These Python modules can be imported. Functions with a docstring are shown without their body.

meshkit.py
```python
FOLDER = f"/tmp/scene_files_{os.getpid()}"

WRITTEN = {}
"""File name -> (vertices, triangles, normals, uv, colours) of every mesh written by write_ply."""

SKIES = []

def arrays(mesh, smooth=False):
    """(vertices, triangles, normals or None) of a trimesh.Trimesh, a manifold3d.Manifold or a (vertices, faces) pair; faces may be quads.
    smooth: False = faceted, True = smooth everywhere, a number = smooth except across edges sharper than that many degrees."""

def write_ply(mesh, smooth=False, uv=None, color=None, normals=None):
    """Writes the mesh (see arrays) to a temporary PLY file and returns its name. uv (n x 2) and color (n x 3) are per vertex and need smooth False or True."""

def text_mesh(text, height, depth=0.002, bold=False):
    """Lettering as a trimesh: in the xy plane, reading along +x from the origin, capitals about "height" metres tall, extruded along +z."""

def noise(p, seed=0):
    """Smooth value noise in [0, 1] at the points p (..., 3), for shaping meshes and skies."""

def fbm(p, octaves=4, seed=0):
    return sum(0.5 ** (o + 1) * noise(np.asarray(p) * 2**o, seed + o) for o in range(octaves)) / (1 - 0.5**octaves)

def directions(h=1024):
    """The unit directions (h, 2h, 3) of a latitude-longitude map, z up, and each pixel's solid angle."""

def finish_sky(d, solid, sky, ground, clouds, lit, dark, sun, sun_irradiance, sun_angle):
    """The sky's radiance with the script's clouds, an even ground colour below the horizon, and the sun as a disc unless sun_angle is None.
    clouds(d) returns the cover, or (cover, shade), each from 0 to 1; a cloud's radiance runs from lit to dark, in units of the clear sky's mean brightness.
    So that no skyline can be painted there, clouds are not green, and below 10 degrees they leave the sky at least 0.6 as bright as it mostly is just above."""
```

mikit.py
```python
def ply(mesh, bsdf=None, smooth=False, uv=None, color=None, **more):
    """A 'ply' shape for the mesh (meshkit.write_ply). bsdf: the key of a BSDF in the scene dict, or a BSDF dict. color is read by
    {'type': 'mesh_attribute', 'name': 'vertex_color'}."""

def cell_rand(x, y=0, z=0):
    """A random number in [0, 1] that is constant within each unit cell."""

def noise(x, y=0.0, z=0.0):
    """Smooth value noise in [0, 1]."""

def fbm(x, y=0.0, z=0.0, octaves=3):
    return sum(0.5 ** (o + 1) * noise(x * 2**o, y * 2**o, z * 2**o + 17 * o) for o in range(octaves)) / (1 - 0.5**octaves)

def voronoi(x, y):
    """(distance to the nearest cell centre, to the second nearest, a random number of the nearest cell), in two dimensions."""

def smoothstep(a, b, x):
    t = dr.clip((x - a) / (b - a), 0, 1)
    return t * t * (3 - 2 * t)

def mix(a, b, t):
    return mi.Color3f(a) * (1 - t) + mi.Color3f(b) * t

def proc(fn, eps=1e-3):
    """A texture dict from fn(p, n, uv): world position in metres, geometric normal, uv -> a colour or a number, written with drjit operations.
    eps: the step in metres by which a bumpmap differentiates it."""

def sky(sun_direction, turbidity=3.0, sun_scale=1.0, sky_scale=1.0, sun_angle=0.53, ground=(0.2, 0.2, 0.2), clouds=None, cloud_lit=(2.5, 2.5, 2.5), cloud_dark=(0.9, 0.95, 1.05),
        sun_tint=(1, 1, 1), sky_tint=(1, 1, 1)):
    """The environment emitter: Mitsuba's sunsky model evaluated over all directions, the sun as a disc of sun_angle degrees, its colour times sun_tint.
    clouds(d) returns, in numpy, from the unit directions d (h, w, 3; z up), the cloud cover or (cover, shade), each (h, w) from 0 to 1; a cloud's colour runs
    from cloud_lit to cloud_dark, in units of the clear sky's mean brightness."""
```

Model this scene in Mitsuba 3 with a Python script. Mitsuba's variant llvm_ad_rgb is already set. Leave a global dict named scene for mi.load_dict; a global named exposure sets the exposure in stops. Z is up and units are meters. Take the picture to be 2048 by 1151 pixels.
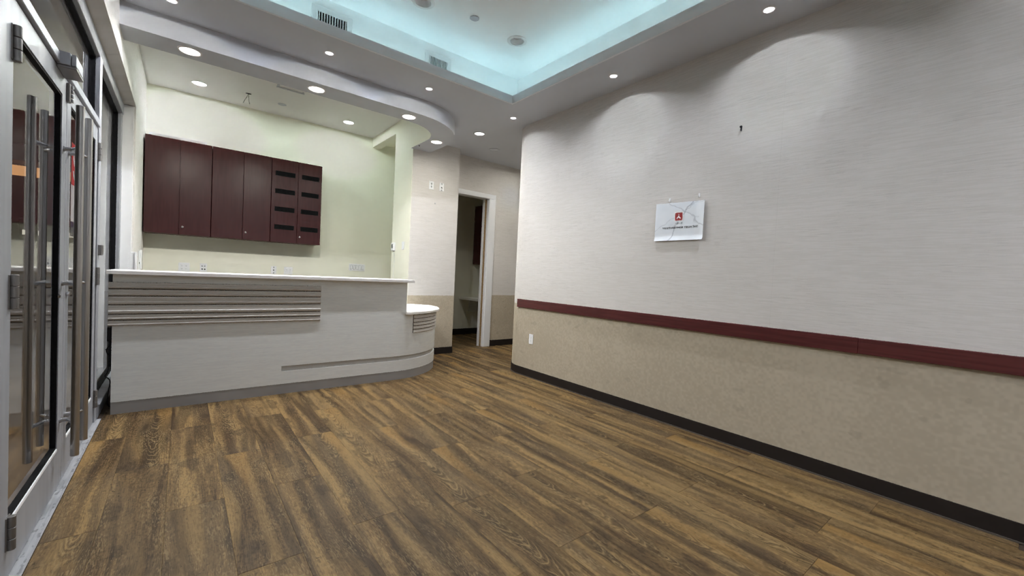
import math
import numpy as np
import trimesh
import manifold3d as m3
import drjit as dr
import mitsuba as mi
import mikit
import meshkit
from shapely.geometry import Polygon, box as sbox
from mikit import proc, noise, fbm, cell_rand, smoothstep, mix

T = mi.ScalarTransform4f
scene, labels = {"type": "scene"}, {}
rng = np.random.default_rng(7)

# ------------------------------------------------------------------ camera
FOCAL, YAW, PITCH, ROLL, EYE = 832.828, *np.radians([38.45077, -1.65922, 2.72566]), 1.19
fwd = np.array([math.sin(YAW) * math.cos(PITCH), math.cos(YAW) * math.cos(PITCH), math.sin(PITCH)])
right0 = np.array([math.cos(YAW), -math.sin(YAW), 0])
up = -math.sin(ROLL) * right0 + math.cos(ROLL) * np.cross(right0, fwd)
scene["camera"] = {"type": "perspective", "fov": math.degrees(2 * math.atan(1024 / FOCAL)), "fov_axis": "x", "near_clip": 0.02, "far_clip": 100.0,
                   "to_world": T().look_at(origin=[0, 0, EYE], target=[fwd[0], fwd[1], EYE + fwd[2]], up=up.tolist())}
exposure = -0.18

# ------------------------------------------------------------------ light levels (lamps themselves are built further down)
COVE = (3.3, 5.5, 6.1)            # cool LED strips hidden in the ceiling tray
SMALL_BEAM, BULK_BEAM, ALCOVE_BEAM, HALL_BEAM = 6.8, 5.4, 10.0, 1.7
WHITE_LED, WARM_LED, GREEN_LED = (0.96, 0.98, 1.06), (1.0, 0.96, 0.86), (0.86, 1.0, 0.95)


# ------------------------------------------------------------------ helpers
def lin(r, g, b):
    return [((c / 255) / 12.92 if c <= 10 else ((c / 255 + 0.055) / 1.055) ** 2.4) for c in (r, g, b)]


def rgb(v):
    return {"type": "rgb", "value": [float(x) for x in v]}


def unique(name):
    if name not in scene and name not in labels:
        return name
    i = 1
    while f"{name}_{i:03d}" in scene or f"{name}_{i:03d}" in labels:
        i += 1
    return f"{name}_{i:03d}"


def add(name, mesh, mat, smooth=False, **kw):
    key = unique(name)
    scene[key] = mikit.ply(mesh, mat, smooth, **kw)
    return key


def tag(key, label=None, cat=None, group=None, kind=None):
    d = {}
    for k, v in (("label", label), ("category", cat), ("group", group), ("kind", kind)):
        if v:
            d[k] = v
    labels[key] = d
    return key


def thing(name, label, cat, group=None, kind=None):
    return tag(unique(name), label, cat, group, kind)


def cat_(*ms):
    out = []
    for m in ms:
        if hasattr(m, "to_mesh"):
            q = m.to_mesh()
            m = trimesh.Trimesh(q.vert_properties[:, :3], q.tri_verts, process=False)
        out.append(m)
    return trimesh.util.concatenate(out)


def bx(x0, x1, y0, y1, z0, z1, b=0.0):
    """a box, its edges chamfered by b"""
    lo, hi = np.minimum([x0, y0, z0], [x1, y1, z1]), np.maximum([x0, y0, z0], [x1, y1, z1])
    if b <= 0:
        return trimesh.creation.box(bounds=[lo, hi])
    b = min(b, 0.49 * float(np.min(hi - lo)))
    pts = []
    for s in np.ndindex(2, 2, 2):
        c = np.where(np.array(s) == 0, lo, hi)
        d = np.where(np.array(s) == 0, 1, -1) * b
        for k in range(3):
            v = c + d
            v[k] = c[k]
            pts.append(v)
    return trimesh.convex.convex_hull(np.array(pts))


def man(m):
    return m3.Manifold(m3.Mesh(np.asarray(m.vertices, np.float32), np.asarray(m.faces, np.uint32)))


def ext(poly, z0, z1):
    """a shapely polygon (holes allowed) extruded from z0 to z1"""
    polys = [list(poly.exterior.coords)[:-1]] + [list(r.coords)[:-1] for r in poly.interiors]
    cs = m3.CrossSection([[tuple(map(float, p)) for p in r] for r in polys], m3.FillRule.EvenOdd)
    return cs.extrude(z1 - z0).translate((0, 0, z0))


def lathe(profile, at, n=40, axis="z"):
    m = trimesh.creation.revolve(np.array(profile, float), sections=n)
    if axis == "x":
        m.apply_transform(trimesh.transformations.rotation_matrix(math.pi / 2, [0, 1, 0]))
    if axis == "-x":
        m.apply_transform(trimesh.transformations.rotation_matrix(-math.pi / 2, [0, 1, 0]))
    if axis == "y":
        m.apply_transform(trimesh.transformations.rotation_matrix(-math.pi / 2, [1, 0, 0]))
    if axis == "-y":
        m.apply_transform(trimesh.transformations.rotation_matrix(math.pi / 2, [1, 0, 0]))
    m.apply_translation(at)
    return m


def rod(a, b, r, n=24, bev=0.0):
    a, b = np.array(a, float), np.array(b, float)
    L = np.linalg.norm(b - a)
    prof = [[0, 0], [r - bev, 0], [r, bev], [r, L - bev], [r - bev, L], [0, L]] if bev else [[0, 0], [r, 0], [r, L], [0, L]]
    m = trimesh.creation.revolve(np.array(prof), sections=n)
    m.apply_transform(trimesh.geometry.align_vectors([0, 0, 1], (b - a) / L))
    m.apply_translation(a)
    return m


def tube(pts, r, n=8):
    from scipy.interpolate import splprep, splev
    tck, _ = splprep(np.array(pts, float).T, s=0, k=min(3, len(pts) - 1))
    p = np.array(splev(np.linspace(0, 1, 14 * len(pts)), tck)).T
    t = np.gradient(p, axis=0)
    t /= np.linalg.norm(t, axis=1, keepdims=True)
    a = np.cross(t, [0.31, 0.87, 0.38])
    a /= np.linalg.norm(a, axis=1, keepdims=True)
    b = np.cross(t, a)
    ang = np.arange(n) * 2 * math.pi / n
    v = (p[:, None] + r * (np.cos(ang)[None, :, None] * a[:, None] + np.sin(ang)[None, :, None] * b[:, None])).reshape(-1, 3)
    f = []
    for i in range(len(p) - 1):
        for j in range(n):
            q = (i * n + j, i * n + (j + 1) % n, (i + 1) * n + (j + 1) % n, (i + 1) * n + j)
            f += [(q[0], q[1], q[2]), (q[0], q[2], q[3])]
    return trimesh.Trimesh(v, f, process=False)


def arc(cx, cy, r, a0, a1, n=32):
    t = np.radians(np.linspace(a0, a1, n))
    return [(cx + r * math.cos(x), cy + r * math.sin(x)) for x in t]


def profile_y(prof, x0, x1):
    """a polygon in (y, z) extruded along x"""
    m = trimesh.creation.extrude_polygon(Polygon(prof), x1 - x0, engine="earcut")
    v = np.array(m.vertices)
    m = trimesh.Trimesh(np.stack([v[:, 2] + x0, v[:, 0], v[:, 1]], 1), m.faces, process=False)
    return m


# ------------------------------------------------------------------ materials
def principled(name, color, rough=0.5, spec=0.5, metal=0.0, bump=None, bscale=1.0, **kw):
    d = {"type": "principled", "base_color": color if isinstance(color, dict) else rgb(color), "roughness": rough, "specular": spec, "metallic": metal, **kw}
    if bump is not None:
        d = {"type": "bumpmap", "arbitrary": bump, "scale": bscale, "nested_bsdf": d}
    scene[name] = {"type": "twosided", "nested": d}
    return name


WAINSCOT = 0.855


def streaks(p, n):
    """fine horizontal threads of the woven wallpaper, along the wall whichever way it runs"""
    s = p.x + p.y
    a = fbm(s * 9.0, p.z * 150.0, 3.0, 3)
    b = noise(s * 22.0, p.z * 420.0, 8.0)
    return a * 0.65 + b * 0.35


def wall_color(p, n, uv):
    t = streaks(p, n)
    s = p.x + p.y
    upper = mix(lin(200, 197, 193), lin(206, 203, 200), smoothstep(0.3, 0.7, t))
    dash = smoothstep(0.70, 0.82, noise(s * 16.0, p.z * 330.0, 8.0)) * smoothstep(0.4, 0.65, fbm(s * 5.0, p.z * 9.0, 12.0, 2))
    upper = upper * (1 - 0.08 * dash)
    upper = dr.select((dr.abs(p.y - 1.158) < 0.0012) & (p.x > 3.0), upper * 0.93, upper)
    cloud = fbm(s * 2.2, p.z * 2.2, 5.0, 4)
    fine = noise(s * 60.0, p.z * 60.0, 2.0)
    lower = mix(lin(167, 157, 139), lin(177, 167, 149), smoothstep(0.25, 0.75, cloud * 0.6 + fine * 0.4))
    scuff = smoothstep(0.72, 0.8, fbm(s * 9.0, p.z * 14.0, 21.0, 3)) * 0.10
    lower = lower * (1 - scuff)
    return dr.select(p.z > WAINSCOT, upper, lower)


def wall_bump(p, n, uv):
    return dr.select(p.z > WAINSCOT, streaks(p, n), 0.5 * noise((p.x + p.y) * 45.0, p.z * 45.0, 1.0)) * 0.00022


principled("wallpaper", proc(wall_color), 0.75, 0.25, bump=proc(wall_bump, 0.002))


def cream_color(p, n, uv):
    t = fbm((p.x + p.y) * 3.0, p.z * 3.0, 1.0, 3)
    return mix(lin(230, 230, 214), lin(235, 235, 221), t)


principled("cream_paint", proc(cream_color), 0.7, 0.25)
principled("ceiling_paint", lin(190, 194, 201), 0.62, 0.35)
principled("white_paint", lin(226, 226, 226), 0.5, 0.4)
principled("tray_paint", lin(240, 242, 242), 0.5, 0.4)
principled("lip_paint", lin(216, 219, 224), 0.5, 0.4)
principled("trim_white", lin(222, 224, 226), 0.4, 0.5)
principled("white_plastic", lin(232, 234, 236), 0.3, 0.5)
principled("grey_plastic", lin(150, 154, 156), 0.4, 0.5)
principled("black_rubber", lin(26, 21, 20), 0.5, 0.4)
principled("black_gasket", lin(10, 11, 14), 0.7, 0.12)
principled("dark_strip", lin(74, 68, 62), 0.6, 0.3)
principled("dark_hole", lin(22, 24, 26), 0.8, 0.1)
principled("dark_screen", lin(88, 96, 96), 0.2, 0.5)


def alu_color(p, n, uv):
    return mix(lin(150, 153, 160), lin(164, 167, 173), noise(p.x * 30, p.y * 30, p.z * 3))


principled("aluminium", proc(alu_color), 0.5, 0.3, 0.4)
principled("steel", lin(180, 180, 182), 0.3, 0.5, 1.0)


def steel_rough(p, n, uv):
    return 0.26 + 0.12 * noise(p.x * 20, p.y * 20, p.z * 900)


scene["brushed_steel"] = {"type": "twosided", "nested": {"type": "principled", "base_color": rgb(lin(176, 174, 173)), "metallic": 1.0, "roughness": proc(steel_rough)}}
principled("hinge_metal", lin(122, 120, 119), 0.45, 0.5, 0.8)
principled("bronze", lin(126, 104, 82), 0.38, 0.5, 0.9)
principled("chrome", lin(205, 205, 208), 0.15, 0.5, 1.0)


def threshold_color(p, n, uv):
    w = fbm(p.x * 170, p.y * 9, 2.0, 4)
    return mix(lin(128, 130, 134), lin(156, 158, 162), w) * (1 - 0.35 * smoothstep(0.60, 0.72, fbm(p.x * 60, p.y * 25, 9.0, 3)))


principled("worn_threshold", proc(threshold_color), 0.5, 0.3, 0.0)


def mahogany(p, n, uv):
    g = fbm((p.x + p.y) * 60.0, p.z * 5.0, 3.0, 3)
    return mix(lin(55, 17, 19), lin(59, 20, 22), smoothstep(0.3, 0.7, g))


def mahogany_long(p, n, uv):
    g = fbm(p.y * 4.0, p.z * 110.0, 3.0, 3)
    return mix(lin(66, 20, 21), lin(76, 27, 27), smoothstep(0.3, 0.7, g))


principled("mahogany", proc(mahogany), 0.30, 0.38)
principled("mahogany_rail", proc(mahogany_long), 0.36, 0.5)


def desk_color(p, n, uv):
    a = fbm(p.x * 7.0 + p.y * 7, p.z * 120.0, 3.0, 3)
    b = noise(p.x * 30.0, p.z * 300.0, 8.0)
    return mix(lin(208, 210, 207), lin(215, 217, 213), smoothstep(0.25, 0.75, a * 0.6 + b * 0.4))


principled("desk_laminate", proc(desk_color), 0.5, 0.4)


def stone_color(p, n, uv):
    a = fbm(p.x * 24.0, p.y * 24.0, p.z * 24, 4)
    return mix(lin(226, 226, 222), lin(242, 242, 239), a)


principled("white_counter", proc(stone_color), 0.22, 0.5)


def toe_color(p, n, uv):
    a = fbm(p.x * 3.0, p.z * 6.0, 3.0, 3)
    return mix(lin(128, 126, 124), lin(150, 148, 145), a)


principled("groove_grey", lin(172, 170, 165), 0.5, 0.4)
principled("grey_laminate", proc(toe_color), 0.4, 0.5)


def slat_color(p, n, uv):
    a = fbm(p.x * 5.0 + p.y * 5, p.z * 260.0, 3.0, 3)
    return mix(lin(180, 176, 169), lin(188, 184, 177), smoothstep(0.3, 0.7, a))


principled("slat_grey", proc(slat_color), 0.45, 0.4)


# wood planks: uv.x = plank number + distance across, uv.y = distance along the plank from its far end
def plank_color(p, n, uv):
    k = dr.floor(uv.x)
    a, v = uv.x - k, uv.y
    r1, r2, r3, r4 = (cell_rand(k, 3 * i + 1, 5) for i in range(4))
    o = k * 3.71
    warp = (noise(v * 2.2 + o, a * 5.0, k) - 0.5) * 0.045 + (noise(v * 9.0 + o, a * 12.0, k) - 0.5) * 0.008
    aw = a + warp
    broad = fbm(aw * 21.0 + o, v * 0.9 + o, k * 1.3, 2)
    fibre = fbm(aw * 300.0, v * 12.0 + o, k, 3)
    mott = fbm(aw * 160.0, v * 70.0 + o, k + 40.0, 3)
    tone = 0.5 + (broad - 0.5) * 1.7 + (mott - 0.5) * 0.62 + (fibre - 0.5) * 0.65 + (r1 - 0.5) * 0.12
    c = mix(lin(80, 64, 48), lin(116, 96, 70), smoothstep(0.05, 0.5, tone))
    c = mix(c, lin(156, 132, 94), smoothstep(0.48, 0.98, tone))
    # grey weathering in long patches
    grey = smoothstep(0.45, 0.7, fbm(aw * 12.0 + o, v * 1.6 - o, k + 9.0, 2))
    c = mix(c, lin(112, 99, 83), grey * 0.35)
    # dark smoky streaks along the grain
    sm = smoothstep(0.52, 0.70, fbm(aw * 17.0 - o, v * 1.25 + o * 2, k + 70.0, 3))
    c = mix(c, lin(66, 54, 43), sm * 0.62)
    blot = smoothstep(0.60, 0.74, fbm(aw * 14.0 + o, v * 6.0, k + 33.0, 3))
    c = mix(c, lin(60, 50, 43), blot * 0.5)
    # honey coloured sapwood that starts at the plank's far end and tapers away
    c0 = 0.03 + 0.15 * r2
    width = 0.036 - 0.034 * v + 0.018 * noise(v * 7.0, k, 3.0)
    sap = smoothstep(0.014, -0.014, dr.abs(aw - c0 - 0.10 * v * (r3 - 0.3)) - width) * dr.select(r4 > 0.5, 1.0, 0.15) * smoothstep(0.8, 0.1, v)
    c = mix(c, lin(154, 124, 80), sap * (0.45 + 0.4 * mott))
    pale = smoothstep(0.60, 0.74, fbm(aw * 15.0 + o * 3, v * 0.9 + o, k + 20.0, 2))
    c = mix(c, lin(152, 129, 92), pale * 0.45)
    # cathedral figure: pale lines
    a0 = 0.06 + 0.11 * r3
    w2 = (aw - a0) * (aw - a0)
    g = v * (9.0 + 5.0 * r2) + w2 * 950.0 * (1 + r1) + 1.6 * (noise(v * 13.0, aw * 40.0, k) - 0.5)
    f = g - dr.floor(g)
    line = smoothstep(0.0, 0.10, f) * smoothstep(0.34, 0.14, f)
    zone = smoothstep(0.05, 0.015, dr.abs(aw - a0)) * smoothstep(0.42, 0.58, noise(v * 2.3 + o, k, 5.0) + 0.12 * r4) * dr.select(r2 > 0.45, 1.0, 0.15)
    c = mix(c, lin(166, 147, 112), line * zone * 0.55)
    dk = smoothstep(0.40, 0.55, f) * smoothstep(0.9, 0.6, f)
    c = mix(c, lin(70, 58, 47), dk * zone * 0.55)
    # pores and knots
    pore = smoothstep(0.60, 0.74, noise(aw * 480.0, v * 40.0 + o, k))
    c = c * (1 - 0.20 * pore)
    worn = smoothstep(0.60, 0.78, noise(aw * 300.0 + 5, v * 60.0 + o, k + 7.0)) * smoothstep(0.4, 0.65, fbm(aw * 20.0, v * 4.0 - o, k + 90.0, 2))
    c = mix(c, lin(168, 152, 122), worn * 0.32)
    kn = smoothstep(0.90, 0.97, noise(aw * 110.0 + o, v * 70.0, k + 3.0))
    c = mix(c, lin(46, 36, 30), kn * 0.6)
    return c * mi.Color3f(0.66, 0.605, 0.505)


def plank_bump(p, n, uv):
    k = dr.floor(uv.x)
    return fbm((uv.x - k) * 240.0, uv.y * 10.0, k, 2) * 0.0005


principled("wood_plank", proc(plank_color), 0.58, 0.16, bump=proc(plank_bump, 0.001))
principled("floor_base", lin(60, 50, 42), 0.8, 0.2)


def marble_color(p, n, uv):
    x, y = uv.x, uv.y
    d = x - 0.42 * y - 0.30 + 0.25 * (fbm(x * 4, y * 4, 1.0, 4) - 0.5)
    e = x * 0.9 + y * 0.9 - 1.22 + 0.3 * (fbm(x * 5, y * 5, 9.0, 4) - 0.5)
    h = x * 0.8 - y * 1.1 + 0.35 + 0.3 * (fbm(x * 5, y * 5, 4.0, 4) - 0.5)
    vein = 0.7 * smoothstep(0.035, 0.0, dr.abs(d)) + 0.5 * smoothstep(0.03, 0.0, dr.abs(e)) + 0.4 * smoothstep(0.025, 0.0, dr.abs(h))
    cloud = fbm(x * 3, y * 3, 7.0, 3)
    return mix(mix(lin(226, 232, 238), lin(212, 219, 228), cloud), lin(150, 157, 168), dr.minimum(vein, 1.0))


scene["marble_print"] = {"type": "twosided", "nested": {"type": "principled", "base_color": proc(marble_color), "roughness": 0.35, "specular": 0.5}}
principled("logo_red", lin(140, 22, 24), 0.4, 0.4)
principled("ink_black", lin(28, 28, 34), 0.5, 0.3)
principled("paper_white", lin(238, 238, 240), 0.5, 0.3)
principled("sign_red", lin(186, 30, 36), 0.4, 0.4)
principled("sign_navy", lin(26, 30, 62), 0.4, 0.4)
principled("corridor_wall", lin(150, 148, 142), 0.7, 0.3)
principled("corridor_dark", lin(52, 46, 44), 0.6, 0.3)
principled("door_wood", lin(128, 104, 70), 0.5, 0.4)


def tile_color(p, n, uv):
    return mix(lin(120, 110, 98), lin(140, 130, 116), fbm(p.x * 2, p.y * 2, 0.0, 3))


principled("corridor_tile", proc(tile_color), 0.3, 0.5)
scene["pane_glass"] = {"type": "thindielectric", "int_ior": 1.5}
scene["clear_plastic"] = {"type": "dielectric", "int_ior": 1.45}

# ------------------------------------------------------------------ the room's main measures
XL, XR, YB, ZC, ZA = -0.385, 3.25, 6.97, 3.025, 3.36      # left wall, right wall, back wall, room ceiling, ceiling behind the desk
Y0, YH, YP = -1.6, 5.64, 5.388                            # wall behind the viewer, hall wall with the doorway, front of the column
XW, XC, XE = 2.441, 3.183, 4.83                           # wing wall face, right side of the column, side wall of the back room

# ------------------------------------------------------------------ floor with its planks
floor = add("floor", bx(XL - 0.3, 5.6, Y0 - 0.1, YB + 0.1, -0.08, -0.004), "floor_base")
tag(floor, "brown weathered oak plank floor", kind="structure")
PW, PL = 0.2286, 1.2192
starts = {-3: 1.27, -2: 2.486, -1: 1.88, 0: 2.497, 1: 1.84, 2: 1.28, 3: 1.915, 4: 1.225, 5: 1.80, 6: 1.254, 7: 1.868, 8: 1.203, 9: 1.764, 10: 1.213, 11: 1.83, 12: 1.171, 13: 1.72,
          14: 1.21, 15: 1.80, 16: 1.25, 17: 1.85, 18: 1.2, 19: 1.8, 20: 1.25, 21: 1.75, 22: 1.3}
pn = 0


def plank(x0, x1, y0, y1, far):
    """one board with eased edges; far = y of its (uncut) far end, for the grain"""
    global pn
    pn += 1
    g, b, c = 0.0004, 0.0012, 0.0005
    x0, x1, y0, y1 = x0 + 0.0001, x1 - 0.0001, y0 + g, y1 - g
    lo = [(x0, y0, -0.004), (x1, y0, -0.004), (x1, y1, -0.004), (x0, y1, -0.004)]
    mid = [(x, y, -b) for x, y, _ in lo]
    top = [(x0 + c, y0 + b, 0), (x1 - c, y0 + b, 0), (x1 - c, y1 - b, 0), (x0 + c, y1 - b, 0)]
    v = np.array(lo + mid + top)
    f = []
    for r in (0, 4):
        for i in range(4):
            j = (i + 1) % 4
            f += [(r + i, r + j, r + 4 + j), (r + i, r + 4 + j, r + 4 + i)]
    f += [(8, 9, 10), (8, 10, 11)]
    m = trimesh.Trimesh(v, f, process=False)
    uv = np.stack([pn + 0.001 + np.clip(v[:, 0] - strip_x, 0.0, 0.2286), far - v[:, 1]], 1)
    # separate vertices per face so that the chamfer stays crisp
    vv, uu = v[m.faces].reshape(-1, 3), uv[m.faces].reshape(-1, 2)
    add("floor__plank", trimesh.Trimesh(vv, np.arange(len(vv)).reshape(-1, 3), process=False), "wood_plank", False, uv=uu)


for s_ in range(-2, 22):
    strip_x = 0.19 + (s_ - 1) * PW
    a, b = max(strip_x, -0.440), min(strip_x + PW, XE)
    if b - a < 0.02:
        continue
    ymin = 0.0 if s_ < 15 else 4.2
    ymax = 4.45 if s_ < 10 else (5.5 if s_ < 13 else YB)
    y = starts[s_] - 2 * PL
    while y < ymax:
        y1 = y + PL
        if y1 > ymin:
            plank(a, b, max(y, -0.6), min(y1, ymax), y1)
        y = y1

# ------------------------------------------------------------------ walls
# right wall: straight, then a rounded end that turns away into the hall
rc, ry = 0.37, 3.90
path = [(XR, Y0), (XR, ry)] + arc(XR + rc, ry, rc, 180, 90, 28)[1:] + [(5.4, ry + rc)]
right_poly = Polygon(path + [(5.4, Y0)])
wr = tag(add("wall_right", cat_(ext(right_poly, 0, ZC + 0.02)), "wallpaper", 20), "long wall with woven off-white wallpaper over a beige lower band, its far end rounded", kind="structure")


def along_right(off, z0, z1, y0=Y0, y1=None):
    """a strip laid along the right wall and its rounded end, off metres thick"""
    outer = [(XR - off, y0), (XR - off, ry)] + arc(XR + rc, ry, rc + off, 180, 90, 28)[1:] + [(5.3, ry + rc + off)]
    inner = [(XR, y0), (XR, ry)] + arc(XR + rc, ry, rc, 180, 90, 28)[1:] + [(5.3, ry + rc)]
    if y1 is not None:
        outer, inner = [(XR - off, y0), (XR - off, y1)], [(XR, y0), (XR, y1)]
    return Polygon(outer + inner[::-1])


bb = tag(add("baseboard_right", cat_(ext(along_right(0.008, 0, 1), 0.006, 0.097)), "black_rubber", 20), "black-brown vinyl baseboard along the papered wall", kind="structure")
add(bb + "__toe_strip", cat_(ext(along_right(0.014, 0, 1), 0.0, 0.008)), "dark_strip", 20)

# the wall with the storefront: an opening from floor to header
wl = man(bx(XL - 0.2, XL, Y0, YB + 0.1, 0, 3.45)) - man(bx(-1.5, 0.5, 1.45, 5.60, -1, 2.675))
tag(add("wall_left", cat_(wl), "wallpaper"), "wall around the storefront glazing", kind="structure")
tag(add("wall_back", bx(XL - 0.2, 5.4, YB, YB + 0.12, 0, 3.45), "cream_paint"), "pale cream wall behind the reception desk", kind="structure")
wc = tag(add("wall_column", bx(XW + 0.003, XC, YP, 6.0, 0, 3.40), "wallpaper"), "papered column at the right end of the desk", kind="structure")
add(wc + "__painted_side", bx(XW, XW + 0.003, YP + 0.001, 6.0, 0, 3.40), "cream_paint")
tag(add("baseboard_column", cat_(bx(XW + 0.20, XC + 0.004, YP - 0.007, YP, 0.0, 0.096, 0.002), bx(XC, XC + 0.007, YP - 0.007, YH, 0, 0.096, 0.002)), "black_rubber"), "black vinyl baseboard of the column", kind="structure")
tag(add("wall_header", bx(XW, XW + 0.13, 6.0, YB, 3.205, 3.40), "cream_paint"), "short drop header over the passage beside the column", kind="structure")
tag(add("wall_passage", bx(3.19, 3.29, 5.76, YB, 0, 3.40), "cream_paint"), "wall of the dark passage behind the column", kind="structure")
dwm = man(bx(XC - 0.02, 5.5, YH, YH + 0.12, 0, ZC + 0.02)) - man(bx(2.9, 3.925, YH - 0.1, YH + 0.3, -1, 2.432))
tag(add("wall_hall", cat_(dwm), "wallpaper"), "papered hall wall around the doorway", kind="structure")
tag(add("baseboard_hall", bx(4.046, 5.4, YH - 0.008, YH, 0, 0.1, 0.002), "black_rubber"), "black vinyl baseboard right of the doorway", kind="structure")
tag(add("wall_room", bx(XE, XE + 0.1, YH + 0.12, YB, 0, 3.0), "cream_paint"), "side wall of the small room beyond the doorway", kind="structure")
tag(add("baseboard_room", bx(3.29, XE, YB - 0.008, YB, 0, 0.115, 0.002), "black_rubber"), "black baseboard of the small room beyond the doorway", kind="structure")
tag(add("baseboard_left", cat_(bx(-0.47, XL + 0.008, 5.592, 5.60, 0, 0.096, 0.002), bx(XL, XL + 0.008, 5.592, YB, 0, 0.096, 0.002)), "black_rubber"), "black baseboard on the wall end beside the storefront", kind="structure")
tag(add("wall_behind", bx(XL - 0.2, 5.4, Y0 - 0.1, Y0, 0, 3.45), "wallpaper"), "wall behind the viewer", kind="structure")
tag(add("wall_hall_end", bx(5.4, 5.5, ry, YB + 0.1, 0, 3.45), "wallpaper"), "end wall of the hall", kind="structure")

# mahogany rail on the right wall: two boards that butt
rail = thing("trim_1", "dark mahogany wall rail along the beige band of the papered wall", None, kind="structure")
add(rail + "__board", bx(XR - 0.020, XR, 0.6605, 3.955, 0.817, 0.914, 0.002), "mahogany_rail")
add(rail + "__board", bx(XR - 0.021, XR, Y0 + 0.01, 0.6595, 0.8185, 0.9125, 0.002), "mahogany_rail")

# doorway casing and jambs in the hall
tr = thing("trim_2", "white door casing around the open doorway in the hall", None, kind="structure")
add(tr + "__casing", bx(3.912, 4.043, YH - 0.018, YH, 0.0, 2.426, 0.004), "trim_white")
add(tr + "__casing", bx(3.05, 4.043, YH - 0.018, YH, 2.426, 2.502, 0.004), "trim_white")
add(tr + "__jamb", bx(3.905, 3.925, YH, YH + 0.045, 0, 2.432), "trim_white")
add(tr + "__jamb", bx(3.05, 3.925, YH - 0.0, YH + 0.12, 2.425, 2.44), "trim_white")
add(tr + "__jamb", bx(3.874, 3.925, YH + 0.088, YH + 0.125, 0, 2.425, 0.002), "trim_white")
tag(add("door_3", bx(3.898, 3.924, YH + 0.047, YH + 0.086, 0.01, 2.42, 0.001), "door_wood"), "edge of the brown pocket door slid into the doorway's right jamb", kind="structure")

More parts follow.
